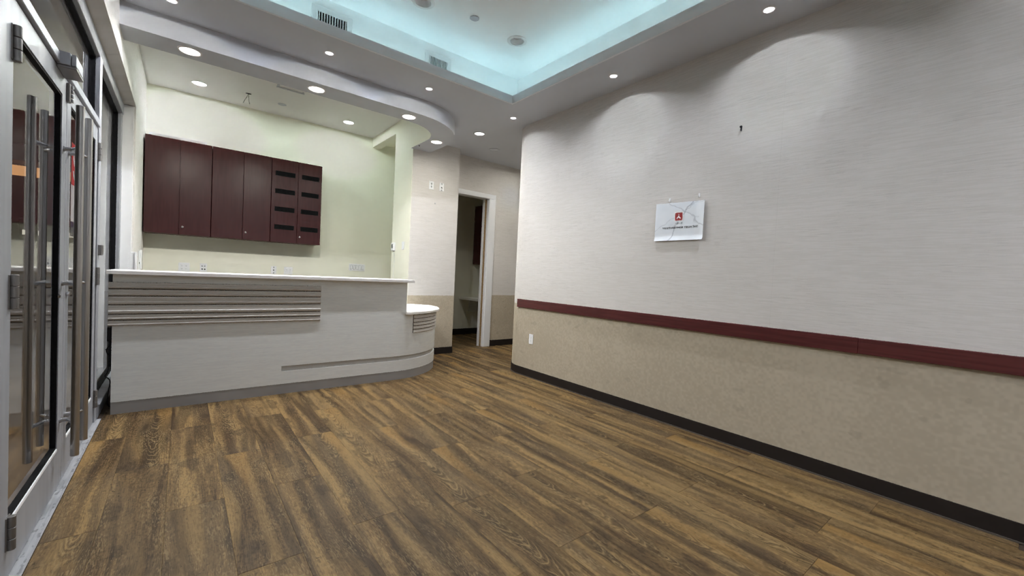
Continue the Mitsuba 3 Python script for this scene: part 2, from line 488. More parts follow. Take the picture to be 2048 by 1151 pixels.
# ------------------------------------------------------------------ ceilings
TX0, TX1, TY0, TY1 = 0.17, 2.725, -0.75, 3.578            # opening of the ceiling tray
ins = 0.28                                               # ledge behind its lip
tray = sbox(TX0, TY0, TX1, TY1)
bo = [(XL, 4.175), (1.95, 4.175)] + arc(1.95, 4.92, 0.745, -90, 0, 36)[1:] + [(2.695, YP)]
bi = [(2.41, YP), (2.41, 4.92)] + arc(1.95, 4.92, 0.46, 0, -90, 36)[1:] + [(XL, 4.46)]
room_ceiling = Polygon([(XL - 0.1, Y0), (5.45, Y0), (5.45, YH + 0.05), (2.69, YH + 0.05)] + bo[::-1][0:0] + [(2.69, 4.92)] + [(x - 0.004, y + 0.004) for x, y in bo[2:-1][::-1]] + [(1.95, 4.179), (XL - 0.1, 4.179)], [list(tray.buffer(0.012, join_style=2).exterior.coords)[:-1]])
tag(add("ceiling", cat_(ext(room_ceiling, ZC, ZC + 0.02)), "ceiling_paint"), "smooth white room ceiling around the lit tray", kind="structure")
bulk = Polygon(bo + bi)
bk = tag(add("ceiling_bulkhead", cat_(ext(bulk, 2.86, 3.41)), "ceiling_paint", 25), "dropped white bulkhead that curves over the desk's end", kind="structure")
bi2 = [(2.407, YP), (2.407, 4.92)] + arc(1.95, 4.92, 0.457, 0, -90, 36)[1:] + [(XL, 4.463)]
add(bk + "__inner_face", cat_(ext(Polygon(bi + bi2[::-1]), 2.8605, ZA)), "cream_paint", 25)
tag(add("ceiling_alcove", bx(XL - 0.1, XW + 0.1, 4.40, YB + 0.1, ZA, ZA + 0.05), "white_paint"), "higher white ceiling over the desk alcove", kind="structure")
tag(add("ceiling_passage", bx(XW + 0.13, 3.3, 5.9, YB, 3.28, 3.33), "cream_paint"), "ceiling of the dark passage", kind="structure")
tag(add("ceiling_room", bx(3.2, XE + 0.1, YH + 0.1, YB, 2.95, 3.0), "ceiling_paint"), "ceiling of the small room beyond the doorway", kind="structure")
lip = sbox(TX0 - 0.02, TY0 - 0.02, TX1 + 0.02, TY1 + 0.02).difference(tray)
tag(add("trim_3", cat_(ext(lip, ZC - 0.0008, 3.106)), "lip_paint"), "white lip around the ceiling tray", kind="structure")
outer = sbox(TX0 - ins, TY0 - ins, TX1 + ins, TY1 + ins)
ledge = outer.difference(tray.buffer(0.005, join_style=2))
CAN = [(2.486, 3.236, 0.068), (1.545, 3.325, 0.068)]
traym = ext(outer.buffer(0.05, join_style=2).difference(outer), 3.03, 3.47) + ext(ledge, 3.03, 3.045)
top = ext(outer, 3.45, 3.47)
for cx, cy, r in CAN:
    top = top - m3.Manifold.cylinder(0.2, r, r, 40).translate((cx, cy, 3.40))
tag(add("ceiling_tray", cat_(traym + top), "tray_paint"), "raised ceiling tray with cool cove light", kind="structure")

# hidden LED strips in the tray's ledge
z_led = 3.072
for (x0, x1, y0, y1, t) in ((TX0 - 0.06, TX1 + 0.06, TY1 + 0.155, TY1 + 0.18, "far"), (TX0 - 0.06, TX1 + 0.06, TY0 - 0.18, TY0 - 0.155, "near"),
                            (TX1 + 0.155, TX1 + 0.18, TY0 - 0.06, TY1 + 0.06, "right-hand"), (TX0 - 0.18, TX0 - 0.155, TY0 - 0.06, TY1 + 0.06, "left-hand")):
    k = thing("cove_light", f"cool white LED strip hidden behind the {t} lip of the ceiling tray", "light strip", "cove lights of the ceiling tray")
    add(k + "__channel", bx(x0 - 0.004, x1 + 0.004, y0 - 0.004, y1 + 0.004, 3.045, z_led - 0.002), "white_paint")
    key = unique(k + "__diffuser")
    scene[key] = {"type": "rectangle", "to_world": T().translate([(x0 + x1) / 2, (y0 + y1) / 2, z_led]).scale([(x1 - x0) / 2, (y1 - y0) / 2, 1]), "bsdf": {"type": "ref", "id": "white_paint"},
                  "emitter": {"type": "area", "radiance": rgb(np.array(COVE) * 3.2)}}

# supply grilles on the tray's wall
YV = TY1 + ins
for x0, x1, which in ((0.80, 1.13, "left"), (1.83, 2.12, "right")):
    g = thing("air_vent", f"white supply grille with upright blades high in the ceiling tray, {which} of the two", "air vent", "supply grilles in the ceiling tray")
    z0, z1 = 3.12, 3.37
    fr = man(bx(x0, x1, YV - 0.012, YV, z0, z1, 0.003)) - man(bx(x0 + 0.045, x1 - 0.045, YV - 0.05, YV + 0.05, z0 + 0.03, z1 - 0.045))
    add(g + "__frame", cat_(fr), "white_paint")
    add(g + "__duct", bx(x0 + 0.044, x1 - 0.044, YV - 0.002, YV - 0.0005, z0 + 0.029, z1 - 0.044), "dark_hole")
    rim = man(bx(x0 + 0.040, x1 - 0.040, YV - 0.018, YV - 0.010, z0 + 0.025, z1 - 0.040)) - man(bx(x0 + 0.047, x1 - 0.047, YV - 0.05, YV + 0.05, z0 + 0.032, z1 - 0.047))
    add(g + "__rim", cat_(rim), "white_paint")
    n = 11
    for i in range(n):
        x = x0 + 0.047 + (x1 - x0 - 0.094) * (i + 0.5) / n
        m = bx(-0.0022, 0.0022, -0.008, 0.008, z0 + 0.032, z1 - 0.047)
        m.apply_transform(trimesh.transformations.rotation_matrix(0.2, [0, 0, 1]))
        m.apply_translation([x, YV - 0.0105, 0])
        add(g + "__blade", m, "white_paint")


# ------------------------------------------------------------------ recessed lights
def downlight(x, y, z, r, label, group, glow, beam, tint, cutoff=70.0, width=10.0, trim=0.014, ring="white_paint"):
    k = thing("recessed_light", label, "recessed light", group)
    add(k + "__trim_ring", lathe([[r - 0.001, -0.002], [r + 0.003, -0.006], [r + trim * 0.7, -0.005], [r + trim, 0.0], [r - 0.001, 0.0]], [x, y, z], 40), ring, 30)
    key = unique(k + "__lens")
    scene[key] = {"type": "disk", "to_world": T().translate([x, y, z - 0.003]).rotate([1, 0, 0], 180).scale(r), "bsdf": {"type": "ref", "id": "white_plastic"},
                  "emitter": {"type": "area", "radiance": rgb(np.array(tint) * glow)}}
    if beam:
        scene[unique("beam_of_" + k)] = {"type": "spot", "to_world": T().look_at(origin=[x, y, z - 0.012], target=[x, y, 0], up=[0, 1, 0]), "intensity": rgb(np.array(tint) * beam),
                                         "cutoff_angle": cutoff, "beam_width": width}
    return k


for i, (x, y) in enumerate([(3.0, 1.195), (3.0, 2.46), (2.985, 3.885), (3.0, -0.10)]):
    w = ["nearest of those in view beside the papered wall", "middle one beside the papered wall", "at the tray's corner before the rounded wall end", "beside the papered wall, nearest the viewer"][i]
    downlight(x, y, ZC, 0.030, f"small round recessed light, {w}", "small recessed lights around the tray", 14, SMALL_BEAM * (0.85, 0.85, 0.5, 0.18)[i], WHITE_LED, trim=0.010)
for i, (x, y) in enumerate([(0.955, 3.875), (1.907, 3.89), (-0.095, 3.91)]):
    w = ["under the left supply grille", "under the right supply grille", "at the storefront end of the row above the bulkhead"][i]
    downlight(x, y, ZC, 0.030, f"small round recessed light {w}", "small recessed lights around the tray", 14, SMALL_BEAM, WHITE_LED, 87.0, 30.0, trim=0.010)
for i, (x, y) in enumerate([(-0.10, 2.5), (-0.10, 1.0), (1.0, -1.15), (2.1, -1.15)]):
    w = ["over the storefront doors", "beside the viewer by the storefront", "behind the viewer, storefront side", "behind the viewer, far side"][i]
    downlight(x, y, ZC, 0.030, f"small round recessed light {w}", "small recessed lights around the tray", 14, SMALL_BEAM * (0.14, 0.3, 2.5, 0.95)[i], WHITE_LED, 77.0, 30.0, trim=0.010)
for i, (x, y) in enumerate([(0.016, 4.30), (0.962, 4.318), (1.897, 4.328), (2.53, 4.885)]):
    w = ["nearest the storefront", "second from the storefront", "where the curve begins", "at the curved end beside the column"][i]
    downlight(x, y, 2.86, 0.066, f"large warm recessed light under the bulkhead, {w}", "large recessed lights under the bulkhead", 14, BULK_BEAM * (1.25, 1.25, 0.40, 0.12)[i], WARM_LED, 85, 55)
for i, (x, y) in enumerate([(0.124, 6.496), (1.903, 6.50)]):
    w = ["left", "right"][i]
    downlight(x, y, ZA, 0.070, f"recessed light in the alcove ceiling above the cabinets, {w} one", "recessed lights over the desk alcove", 14, ALCOVE_BEAM * (0.5, 0.30)[i], GREEN_LED, 89.5, 65)
downlight(3.012, 4.63, ZC, 0.062, "recessed light with a dark ring in the hall ceiling before the doorway", None, 10, HALL_BEAM, WARM_LED, 82, 40, 0.018, "grey_plastic")

downlight(4.35, 4.95, ZC, 0.062, "recessed light further along the hall, hidden by the rounded wall end", None, 10, 4.0, WARM_LED, 85, 45, 0.016)

# unlit fittings in the ceilings
for (cx, cy, r), w in zip(CAN, ("near the tray's corner", "at the top edge of the picture")):
    k = thing("unlit_light", f"unlit round recessed light in the raised tray, {w}", "recessed light", "unlit recessed lights of the tray")
    add(k + "__trim_ring", lathe([[r - 0.001, 0.0], [r - 0.001, -0.006], [r + 0.012, -0.008], [r + 0.026, -0.004], [r + 0.028, 0.0]], [cx, cy, 3.45], 48), "white_paint", 30)
    add(k + "__baffle", lathe([[r - 0.0005, 0.0], [r * 0.74, 0.055], [r * 0.72, 0.056], [r + 0.004, 0.0]], [cx, cy, 3.45], 48), "white_plastic", 30)
    add(k + "__lens", lathe([[0, 0.05], [r * 0.70, 0.05], [r * 0.73, 0.056], [0, 0.058]], [cx, cy, 3.45], 48), "white_plastic")
tag(add("cover_plate", lathe([[0, -0.008], [0.036, -0.008], [0.042, -0.004], [0.042, 0], [0, 0]], [1.985, 3.214, 3.45], 40), "ceiling_paint", 30), "small round grey sprinkler cover in the raised tray ceiling", "sprinkler cover")
k = thing("ceiling_speaker", "round white ceiling speaker in the hall before the doorway", "speaker")
add(k + "__ring", lathe([[0.062, 0.0], [0.064, -0.006], [0.080, -0.005], [0.084, 0.0]], [3.56, 5.055, ZC], 40), "ceiling_paint", 30)
add(k + "__grille", lathe([[0, -0.003], [0.06, -0.003], [0.062, 0], [0, 0]], [3.56, 5.055, ZC], 40), "ceiling_paint")
tag(add("cover_plate", lathe([[0, -0.006], [0.04, -0.006], [0.05, -0.003], [0.052, 0], [0, 0]], [1.02, 6.48, ZA], 40), "ceiling_paint", 30), "round white cover plate in the alcove ceiling", "sprinkler cover")
tag(add("ceiling_wire", cat_(tube([(0.62, 6.40, ZA), (0.618, 6.44, ZA - 0.02), (0.60, 6.50, ZA - 0.05), (0.585, 6.54, ZA - 0.085)], 0.0022, 6), tube([(0.63, 6.40, ZA), (0.632, 6.45, ZA - 0.025), (0.642, 6.50, ZA - 0.06), (0.655, 6.53, ZA - 0.095)], 0.0022, 6),
     bx(0.595, 0.655, 6.385, 6.405, ZA - 0.006, ZA, 0.002)), "ink_black", True), "stub of dark wire hanging from the alcove ceiling above the cabinets", "wire")
tag(add("ceiling_bracket", cat_(bx(0.86, 1.17, 5.86, 5.885, ZA - 0.012, ZA, 0.002), bx(0.86, 0.885, 5.80, 5.86, ZA - 0.004, ZA, 0.001), bx(1.14, 1.16, 5.83, 5.86, ZA - 0.004, ZA, 0.001)), "ceiling_paint"), "thin white mounting bar left on the alcove ceiling", "bracket")
tag(add("sensor_button", lathe([[0, -0.006], [0.008, -0.005], [0.011, 0], [0, 0]], [2.44, 5.20, 2.86], 20), "dark_hole"), "tiny dark sensor under the bulkhead's curved end", "sensor")

# ------------------------------------------------------------------ storefront
FX0, FX = -0.545, -0.470                                  # frame depth, frame face on the room side
DF = -0.475                                               # face of the door leaves
fr = thing("trim_4", "silver aluminium storefront frame around the glass doors", None, kind="structure")
add(fr + "__jamb", bx(FX0, FX, 1.985, 2.165, 0, 2.66, 0.003), "aluminium")
add(fr + "__jamb", bx(FX0, FX - 0.004, 1.45, 1.982, 0, 2.66, 0.003), "aluminium")
add(fr + "__transom_bar", bx(FX0, FX + 0.008, 2.165, 4.10, 2.082, 2.128, 0.003), "aluminium")
add(fr + "__mullion", bx(FX0, FX + 0.002, 4.115, 4.20, 0, 2.66, 0.003), "aluminium")
add(fr + "__head", bx(FX0, FX, 2.165, 5.60, 2.57, 2.672, 0.003), "aluminium")
add(fr + "__sill", bx(FX0, FX + 0.004, 4.20, 5.60, 0, 0.105, 0.003), "aluminium")
add(fr + "__sill_cap", bx(FX0, FX + 0.02, 4.20, 5.60, 0.105, 0.118, 0.003), "aluminium")
add(fr + "__end_jamb", bx(FX0, -0.480, 5.53, 5.60, 0.1, 2.58, 0.003), "aluminium")
add(fr + "__jamb_cover", bx(-0.48, XL - 0.012, 5.585, 5.60, 0.1, 2.67, 0.002), "trim_white")


def pane(name, x, y0, y1, z0, z1, label):
    """a single sheet of glass in the plane x, with a black gasket around it"""
    k = name if "__" in name else thing(name, label, None, kind="structure")
    scene[k if "__" in name else k + "__pane"] = {"type": "rectangle", "to_world": T().translate([x, (y0 + y1) / 2, (z0 + z1) / 2]).rotate([0, 1, 0], 90).scale([(z1 - z0) / 2, (y1 - y0) / 2, 1]),
                                                 "bsdf": {"type": "ref", "id": "pane_glass"}}
    return k


def ring_yz(x0, x1, y0, y1, z0, z1, w):
    return cat_(man(bx(x0, x1, y0, y1, z0, z1)) - man(bx(x0 - 1, x1 + 1, y0 + w, y1 - w, z0 + w, z1 - w)))


k = pane("window_1", -0.512, 2.165, 4.115, 2.128, 2.575, "fixed glass transom above the double doors")
add(k + "__gasket", ring_yz(-0.524, -0.494, 2.165, 4.115, 2.128, 2.572, 0.012), "black_gasket")
k = pane("window_2", -0.528, 4.20, 5.53, 0.118, 2.575, "tall fixed side pane beside the double doors")
add(k + "__gasket", ring_yz(-0.540, -0.506, 4.20, 5.534, 0.118, 2.572, 0.012), "black_gasket")


def leaf(n, y0, y1, hinge_y, side, label):
    """a glazed door leaf from y0 to y1; side = +1 when the meeting stile is at y1"""
    d = thing(f"door_{n}", label, None, kind="structure")
    sm, sh_ = 0.100, 0.088
    a, b = (y0 + sh_, y1 - sm) if side > 0 else (y0 + sm, y1 - sh_)
    g = man(bx(-0.520, DF, y0, y1, 0.012, 2.074, 0.002)) - man(bx(-1, 0, a, b, 0.215, 1.975))
    add(d + "__frame", cat_(g), "aluminium")
    gx = -0.489
    scene[d + "__pane"] = {"type": "rectangle", "to_world": T().translate([gx, (a + b) / 2, (0.215 + 1.975) / 2]).rotate([0, 1, 0], 90).scale([(1.975 - 0.215) / 2, (b - a) / 2, 1]), "bsdf": {"type": "ref", "id": "pane_glass"}}
    add(d + "__gasket", ring_yz(-0.499, -0.4785, a, b, 0.215, 1.975, 0.009), "black_gasket")
    add(d + "__bottom_bead", bx(-0.486, -0.474, a, b, 0.200, 0.216, 0.002), "trim_white")
    ym = y1 - 0.05 if side > 0 else y0 + 0.05           # where the pull is bolted on
    yh = y1 - 0.137 if side > 0 else y0 + 0.095
    for xo, xm in ((-0.407, DF), (-0.566, -0.520)):
        h = unique(d + "__handle")
        scene[h] = mikit.ply(rod((xo, yh, 0.18), (xo, yh, 1.925), 0.0165, 32, 0.0015), "brushed_steel", 30)
        for z in (1.72, 1.045, 0.345):
            add(h + "__bracket", cat_(rod((xm, ym, z), (xo * 0.45 + xm * 0.55, ym, z), 0.011, 20, 0.001), rod((xo * 0.45 + xm * 0.55, ym, z), (xo, yh, z), 0.0095, 20), rod((xm - 0.001 * np.sign(xo - xm), ym, z), (xm + 0.007 * np.sign(xo - xm), ym, z), 0.014, 24, 0.001)), "steel", 30)
    for z in (1.916, 1.05, 0.18):
        hk = unique(d + "__hinge")
        r_ = 0.0125
        parts = [rod((DF + 0.010, hinge_y, z - 0.062 + i * 0.0415), (DF + 0.010, hinge_y, z - 0.062 + i * 0.0415 + 0.040), r_, 20, 0.0015) for i in range(3)]
        parts.append(bx(DF - 0.002, DF + 0.003, hinge_y - 0.020, hinge_y + 0.028, z - 0.06, z + 0.06, 0.001))
        scene[hk] = mikit.ply(cat_(*parts), "hinge_metal", 30)
    return d


d1 = leaf(1, 2.172, 3.112, 2.252, 1, "left glazed aluminium storefront door leaf with long steel pulls")
d2 = leaf(2, 3.119, 4.095, 4.108, -1, "right glazed aluminium storefront door leaf with long steel pulls")
add(d1 + "__lock", bx(-0.521, -0.502, 3.002, 3.013, 1.025, 1.135, 0.002), "bronze")
labels[d1 + "__lock"] = {"label": "bronze lock case"}
add(d1 + "__lock_button", rod((-0.475, 2.985, 0.985), (-0.466, 2.985, 0.985), 0.010, 20, 0.002), "chrome", 30)
add(d2 + "__cylinder", rod((-0.475, 3.172, 0.985), (-0.462, 3.172, 0.985), 0.013, 20, 0.002), "chrome", 30)
k = thing("magnetic_lock", "silver box-shaped magnetic lock under the transom bar where the doors meet", "door lock")
add(k + "__body", bx(-0.476, -0.428, 2.872, 3.05, 2.076, 2.136, 0.003), "aluminium")
add(k + "__end_cap", bx(-0.426, -0.410, 2.876, 3.04, 2.080, 2.132, 0.002), "aluminium")
add(k + "__base", bx(-0.474, -0.408, 2.874, 3.05, 2.062, 2.074, 0.002), "hinge_metal")
k2 = thing("door_contact", "small steel strike bracket on the door edge below the magnetic lock", "bracket")
add(k2 + "__plate", bx(-0.475, -0.462, 3.095, 3.135, 1.965, 2.058, 0.002), "hinge_metal")
for z in (1.978, 2.001, 2.024, 2.046):
    add(k2 + "__knuckle", rod((-0.459, 3.128, z - 0.009), (-0.459, 3.128, z + 0.009), 0.007, 16, 0.002), "steel", 30)
tag(add("strike_box", cat_(bx(-0.47, -0.447, 4.13, 4.19, 1.197, 1.272, 0.003), bx(-0.447, -0.444, 4.14, 4.18, 1.205, 1.265, 0.001)), "hinge_metal"), "small metal box on the mullion between doors and side pane", "strike box")
tag(add("threshold", cat_(bx(-0.53, -0.441, 1.45, 4.20, 0.0, 0.007, 0.003), bx(-0.53, -0.47, 4.2, 5.6, 0.0, 0.004)), "worn_threshold"), "worn silver metal threshold under the glass doors", "threshold")

# red sign outside on the right leaf
sg = thing("door_sign", "red white and navy printed sign on the outside of the right door leaf", "sign")
add(sg + "__backing", bx(-0.514, -0.512, 3.50, 4.0, 1.30, 1.84, 0.0005), "paper_white")
add(sg + "__red_band", bx(-0.512, -0.5112, 3.50, 4.0, 1.60, 1.84), "sign_red")
add(sg + "__navy_band", bx(-0.512, -0.5112, 3.50, 4.0, 1.30, 1.385), "sign_navy")
add(sg + "__navy_square", bx(-0.512, -0.5112, 3.60, 3.68, 1.43, 1.53), "sign_navy")


def lettering(text, h, o, ux, uz, depth=0.0006, bold=True, fit=None):
    """text laid out from o along ux with its tops along uz"""
    m = meshkit.text_mesh(text, h, depth, bold)
    v = np.array(m.vertices)
    if fit:
        v[:, 0] *= fit / v[:, 0].max()
    ux, uz = np.array(ux, float), np.array(uz, float)
    nn = np.cross(ux, uz)
    return trimesh.Trimesh(np.array(o) + v[:, :1] * ux + v[:, 1:2] * uz + v[:, 2:] * nn, m.faces, process=False)


add(sg + "__lettering", lettering("S", 0.17, (-0.5112, 3.525, 1.635), (0, 1, 0), (0, 0, 1)), "paper_white")

# ------------------------------------------------------------------ what lies outside the glass: a mall corridor
tag(add("floor_corridor", bx(-5.2, -0.56, -4.0, 14.0, -0.06, -0.002), "corridor_tile"), "tiled floor of the corridor outside", kind="structure")
tag(add("ceiling_corridor", bx(-5.2, -0.56, -4.0, 14.0, 3.30, 3.36), "corridor_wall"), "ceiling of the corridor outside", kind="structure")
tag(add("wall_corridor", bx(-5.3, -5.2, -4.0, 14.0, 0, 3.3), "corridor_wall"), "far side wall of the corridor outside", kind="structure")
tag(add("wall_corridor_side", bx(-0.70, -0.56, 6.2, 14.0, 0, 3.3), "corridor_wall"), "near side wall of the corridor outside", kind="structure")
tag(add("wall_corridor_near", bx(-5.2, -0.6, -4.1, -4.0, 0, 3.3), "corridor_wall"), "corridor wall behind the viewer", kind="structure")
sf = thing("shop_front", "dark shop front at the far end of the corridor seen through the door glass", "shop front")
add(sf + "__wall", bx(-5.2, -0.6, 13.0, 13.1, 0, 3.3), "corridor_dark")
add(sf + "__canopy", bx(-5.0, -0.8, 12.4, 13.0, 2.98, 3.3, 0.01), "corridor_dark")
key = sf + "__warm_light"
scene[key] = {**mikit.ply(bx(-4.8, -1.2, 12.93, 12.97, 2.75, 2.95), "white_paint"), "emitter": {"type": "area", "radiance": rgb((1.1, 0.55, 0.22))}}
for x0, x1 in ((-4.4, -4.1), (-3.2, -3.05), (-2.58, -2.48), (-2.36, -2.26), (-1.92, -1.80)):
    f_ = add(sf + "__window", bx(x0 - 0.05, x1 + 0.05, 12.97, 13.0, 1.45, 1.9, 0.005), "corridor_dark")
    k_ = unique(f_ + "__lit_panel")
    scene[k_] = {**mikit.ply(bx(x0, x1, 12.96, 12.97, 1.56, 1.66), "paper_white"), "emitter": {"type": "area", "radiance": rgb((0.9, 0.85, 0.7))}}
k = thing("corridor_light", "flat ceiling light of the corridor outside", "ceiling light")
add(k + "__frame", bx(-3.9, -2.3, 3.4, 4.6, 3.28, 3.30, 0.004), "white_paint")
scene[k + "__panel"] = {"type": "rectangle", "to_world": T().translate([-3.1, 4.0, 3.279]).rotate([1, 0, 0], 180).scale([0.75, 0.55, 1]), "bsdf": {"type": "ref", "id": "white_paint"}, "emitter": {"type": "area", "radiance": rgb((1.6, 1.5, 1.35))}}

# ------------------------------------------------------------------ reception desk
desk = thing("reception_desk", "pale grey reception desk with a ribbed band, white counter and a curved low end", "reception desk")
DX0, DY, DC, DR = -0.403, 4.285, (1.80, 5.115), 0.83


def desk_outline(off, x_from=DX0, x_to=None):
    """the desk's front edge moved inward by off"""
    pts = [(x_from, DY + off), (DC[0], DY + off)] + arc(DC[0], DC[1], DR - off, -90, 0, 40)[1:] + [(DC[0] + DR - off, YP)]
    return pts


inner = desk_outline(0.11)
shell = Polygon(desk_outline(0.0) + inner[::-1])
core = Polygon(desk_outline(0.020) + inner[::-1])
HX = 1.945                                                # where the high front ends
high = sbox(-2, 0, HX, 9)
skin_low = ext(shell, 0.093, 0.210)
skin_mid = ext(core, 0.205, 0.265) + ext(shell.intersection(sbox(-2, 0, 0.735, 9)), 0.2, 0.27)
skin_up = ext(shell, 0.258, 0.714)
skin_top = ext(shell.intersection(high), 0.70, 1.063)
add(desk + "__front_panel", cat_(skin_low + skin_mid + skin_up + skin_top), "desk_laminate", 25)
add(desk + "__groove", cat_(ext(Polygon(desk_outline(0.018) + desk_outline(0.021)[::-1]).intersection(sbox(0.735, 0, 9, 9)), 0.2095, 0.2585)), "groove_grey", 25)
add(desk + "__toe_kick", cat_(ext(Polygon(desk_outline(0.003) + inner[::-1]), 0.0, 0.094)), "grey_laminate", 25)
add(desk + "__side_panel", bx(DX0 + 0.001, DX0 + 0.02, DY + 0.10, DY + 0.75, 0.0, 1.062, 0.002), "desk_laminate")
ct = cat_(bx(-0.437, 2.002, 4.228, 4.66, 1.063, 1.092, 0.003))
add(desk + "__counter_top", ct, "white_counter")
low = [(HX + 0.001, DY - 0.035)] + [p_ for p_ in arc(DC[0], DC[1], DR + 0.045, -90, 0, 48) if p_[0] > 1.93][0:] + [(DC[0] + DR + 0.045, YP - 0.002), (HX + 0.001, YP - 0.002)]
low = Polygon([(HX - 0.012, DY - 0.030), (HX + 0.02, DY - 0.046)] + [p_ for p_ in arc(DC[0], DC[1], DR + 0.045, -90, 0, 60) if p_[0] > HX + 0.04] + [(DC[0] + DR + 0.045, 5.16), (2.50, YP - 0.003), (HX + 0.001, YP - 0.003), (HX + 0.001, DY + 0.001), (HX - 0.012, DY - 0.001)])
lowm = (ext(low, 0.7165, 0.7355) + ext(low.buffer(-0.003), 0.714, 0.738))
add(desk + "__end_counter", cat_(lowm), "white_counter", 25)
# ribbed band: moulded slats, each its own piece
bands = [(1.003, 0.957), (0.950, 0.902), (0.897, 0.836), (0.830, 0.765), (0.759, 0.720), (0.714, 0.673)]


def slat_profile(z1, z0, s=1.0):
    h = z1 - z0
    return [(0.0, z0), (-0.006 * s, z0), (-0.017 * s, z0 + 0.12 * h), (-0.019 * s, z0 + 0.30 * h), (-0.010 * s, z0 + 0.42 * h), (-0.011 * s, z0 + 0.80 * h), (-0.006 * s, z1 - 0.002), (0.0, z1)]


add(desk + "__rib_backing", bx(-0.424, 1.053, DY - 0.004, DY, 0.672, 1.004), "dark_strip")
for z1, z0 in bands:
    add(desk + "__slat", profile_y([(DY - 0.003 + y_, z_) for y_, z_ in slat_profile(z1, z0)], -0.424, 1.053), "slat_grey")
a0, a1, na = -73.0, -4.0, 30
eb = Polygon(arc(DC[0], DC[1], DR - 0.001, a0 - 0.3, a1 + 0.3, na) + arc(DC[0], DC[1], DR + 0.003, a0 - 0.3, a1 + 0.3, na)[::-1])
add(desk + "__end_rib_backing", cat_(ext(eb, 0.499, 0.702)), "dark_strip", 25)
bands2 = [(0.700, 0.660), (0.656, 0.618), (0.613, 0.580), (0.575, 0.540), (0.535, 0.500)]
for z1, z0 in bands2:
    pr = slat_profile(z1, z0, 0.75)
    v, f = [], []
    for i, t in enumerate(np.radians(np.linspace(a0, a1, na))):
        for y_, z_ in pr:
            v.append((DC[0] + (DR - y_) * math.cos(t), DC[1] + (DR - y_) * math.sin(t), z_))
    q = len(pr)
    for i in range(na - 1):
        for j in range(q):
            j2 = (j + 1) % q
            f += [(i * q + j, (i + 1) * q + j, (i + 1) * q + j2), (i * q + j, (i + 1) * q + j2, i * q + j2)]
    for base, flip in ((0, False), ((na - 1) * q, True)):
        for j in range(1, q - 1):
            t3 = (base, base + j, base + j + 1)
            f.append(t3[::-1] if flip else t3)
    m = trimesh.Trimesh(np.array(v), np.array(f), process=False)
    add(desk + "__end_slat", m, "slat_grey")

# ------------------------------------------------------------------ wall cabinets
CY = 6.64


def cabinet(x0, xm, x1, label, vents=False, z0=1.510, z1=2.665, y0=CY, y1=YB):
    c = thing("wall_cabinet", label, "cabinet", "mahogany wall cabinets over the desk")
    add(c + "__body", bx(x0 + 0.002, x1 - 0.002, y0 + 0.021, y1, z0, z1, 0.001), "mahogany")
    for i, (a, b) in enumerate(((x0, xm), (xm, x1))):
        d = unique(c + "__door")
        scene[d] = mikit.ply(bx(a + 0.0025, b - 0.0025, y0, y0 + 0.02, z0, z1, 0.0015), "mahogany")
        if i == 1:
            add(d + "__knob", lathe([[0, 0.0], [0.011, 0.0], [0.013, 0.004], [0.012, 0.010], [0.004, 0.012], [0, 0.012]], [a + 0.037, y0, 1.603], 24, "-y"), "chrome", 30)
        if vents:
            for zt in (2.495, 2.250, 2.002, 1.752):
                fr_ = man(bx(a + 0.046, b - 0.040, y0 - 0.005, y0 + 0.002, zt - 0.064, zt, 0.001)) - man(bx(a + 0.052, b - 0.046, y0 - 0.02, y0 + 0.02, zt - 0.057, zt - 0.007))
                ms = [fr_, bx(a + 0.05, b - 0.044, y0 - 0.0008, y0 + 0.001, zt - 0.06, zt - 0.004)]
                n = 22
                for j in range(n):
                    x = a + 0.052 + (b - a - 0.098) * (j + 0.5) / n
                    ms.append(bx(x - 0.0022, x + 0.0022, y0 - 0.004, y0 - 0.0005, zt - 0.057, zt - 0.007))
                add(d + "__vent", cat_(*ms), "black_gasket")
    return c


cabinet(-0.374, -0.042, 0.279, "dark mahogany two-door wall cabinet in the storefront corner")
cabinet(0.281, 0.622, 0.946, "dark mahogany two-door wall cabinet in the middle of the row")
cabinet(0.948, 1.281, 1.597, "dark mahogany wall cabinet with eight black vents in its two doors", True)
tag(add("white_board", bx(-0.34, 0.222, 6.69, 6.90, 2.666, 2.704, 0.001), "paper_white"), "white board lying on top of the corner cabinet", "board")
# small room beyond the doorway
c = thing("wall_cabinet", "dark mahogany cabinet on the side wall of the small room behind the doorway", "cabinet")
add(c + "__body", bx(4.521, XE, 5.80, 6.955, 1.383, 2.512, 0.001), "mahogany")
for a, b in ((6.38, 6.955), (5.80, 6.378)):
    d = unique(c + "__door")
    scene[d] = mikit.ply(bx(4.50, 4.52, a + 0.002, b - 0.002, 1.383, 2.512, 0.001), "mahogany")
    add(d + "__knob", lathe([[0, 0.0], [0.011, 0.0], [0.013, 0.004], [0.012, 0.010], [0, 0.012]], [4.50, a + 0.25, 1.46], 20, "-x"), "chrome", 30)
k = thing("wall_counter", "white counter along the side wall of the small room behind the doorway", "counter")
add(k + "__top", bx(4.22, XE, 5.85, 6.962, 0.695, 0.735, 0.004), "white_counter")
add(k + "__bracket", bx(4.45, XE, 6.93, 6.96, 0.45, 0.694, 0.003), "desk_laminate")
add(k + "__bracket", bx(4.45, XE, 6.2, 6.23, 0.45, 0.694, 0.003), "desk_laminate")


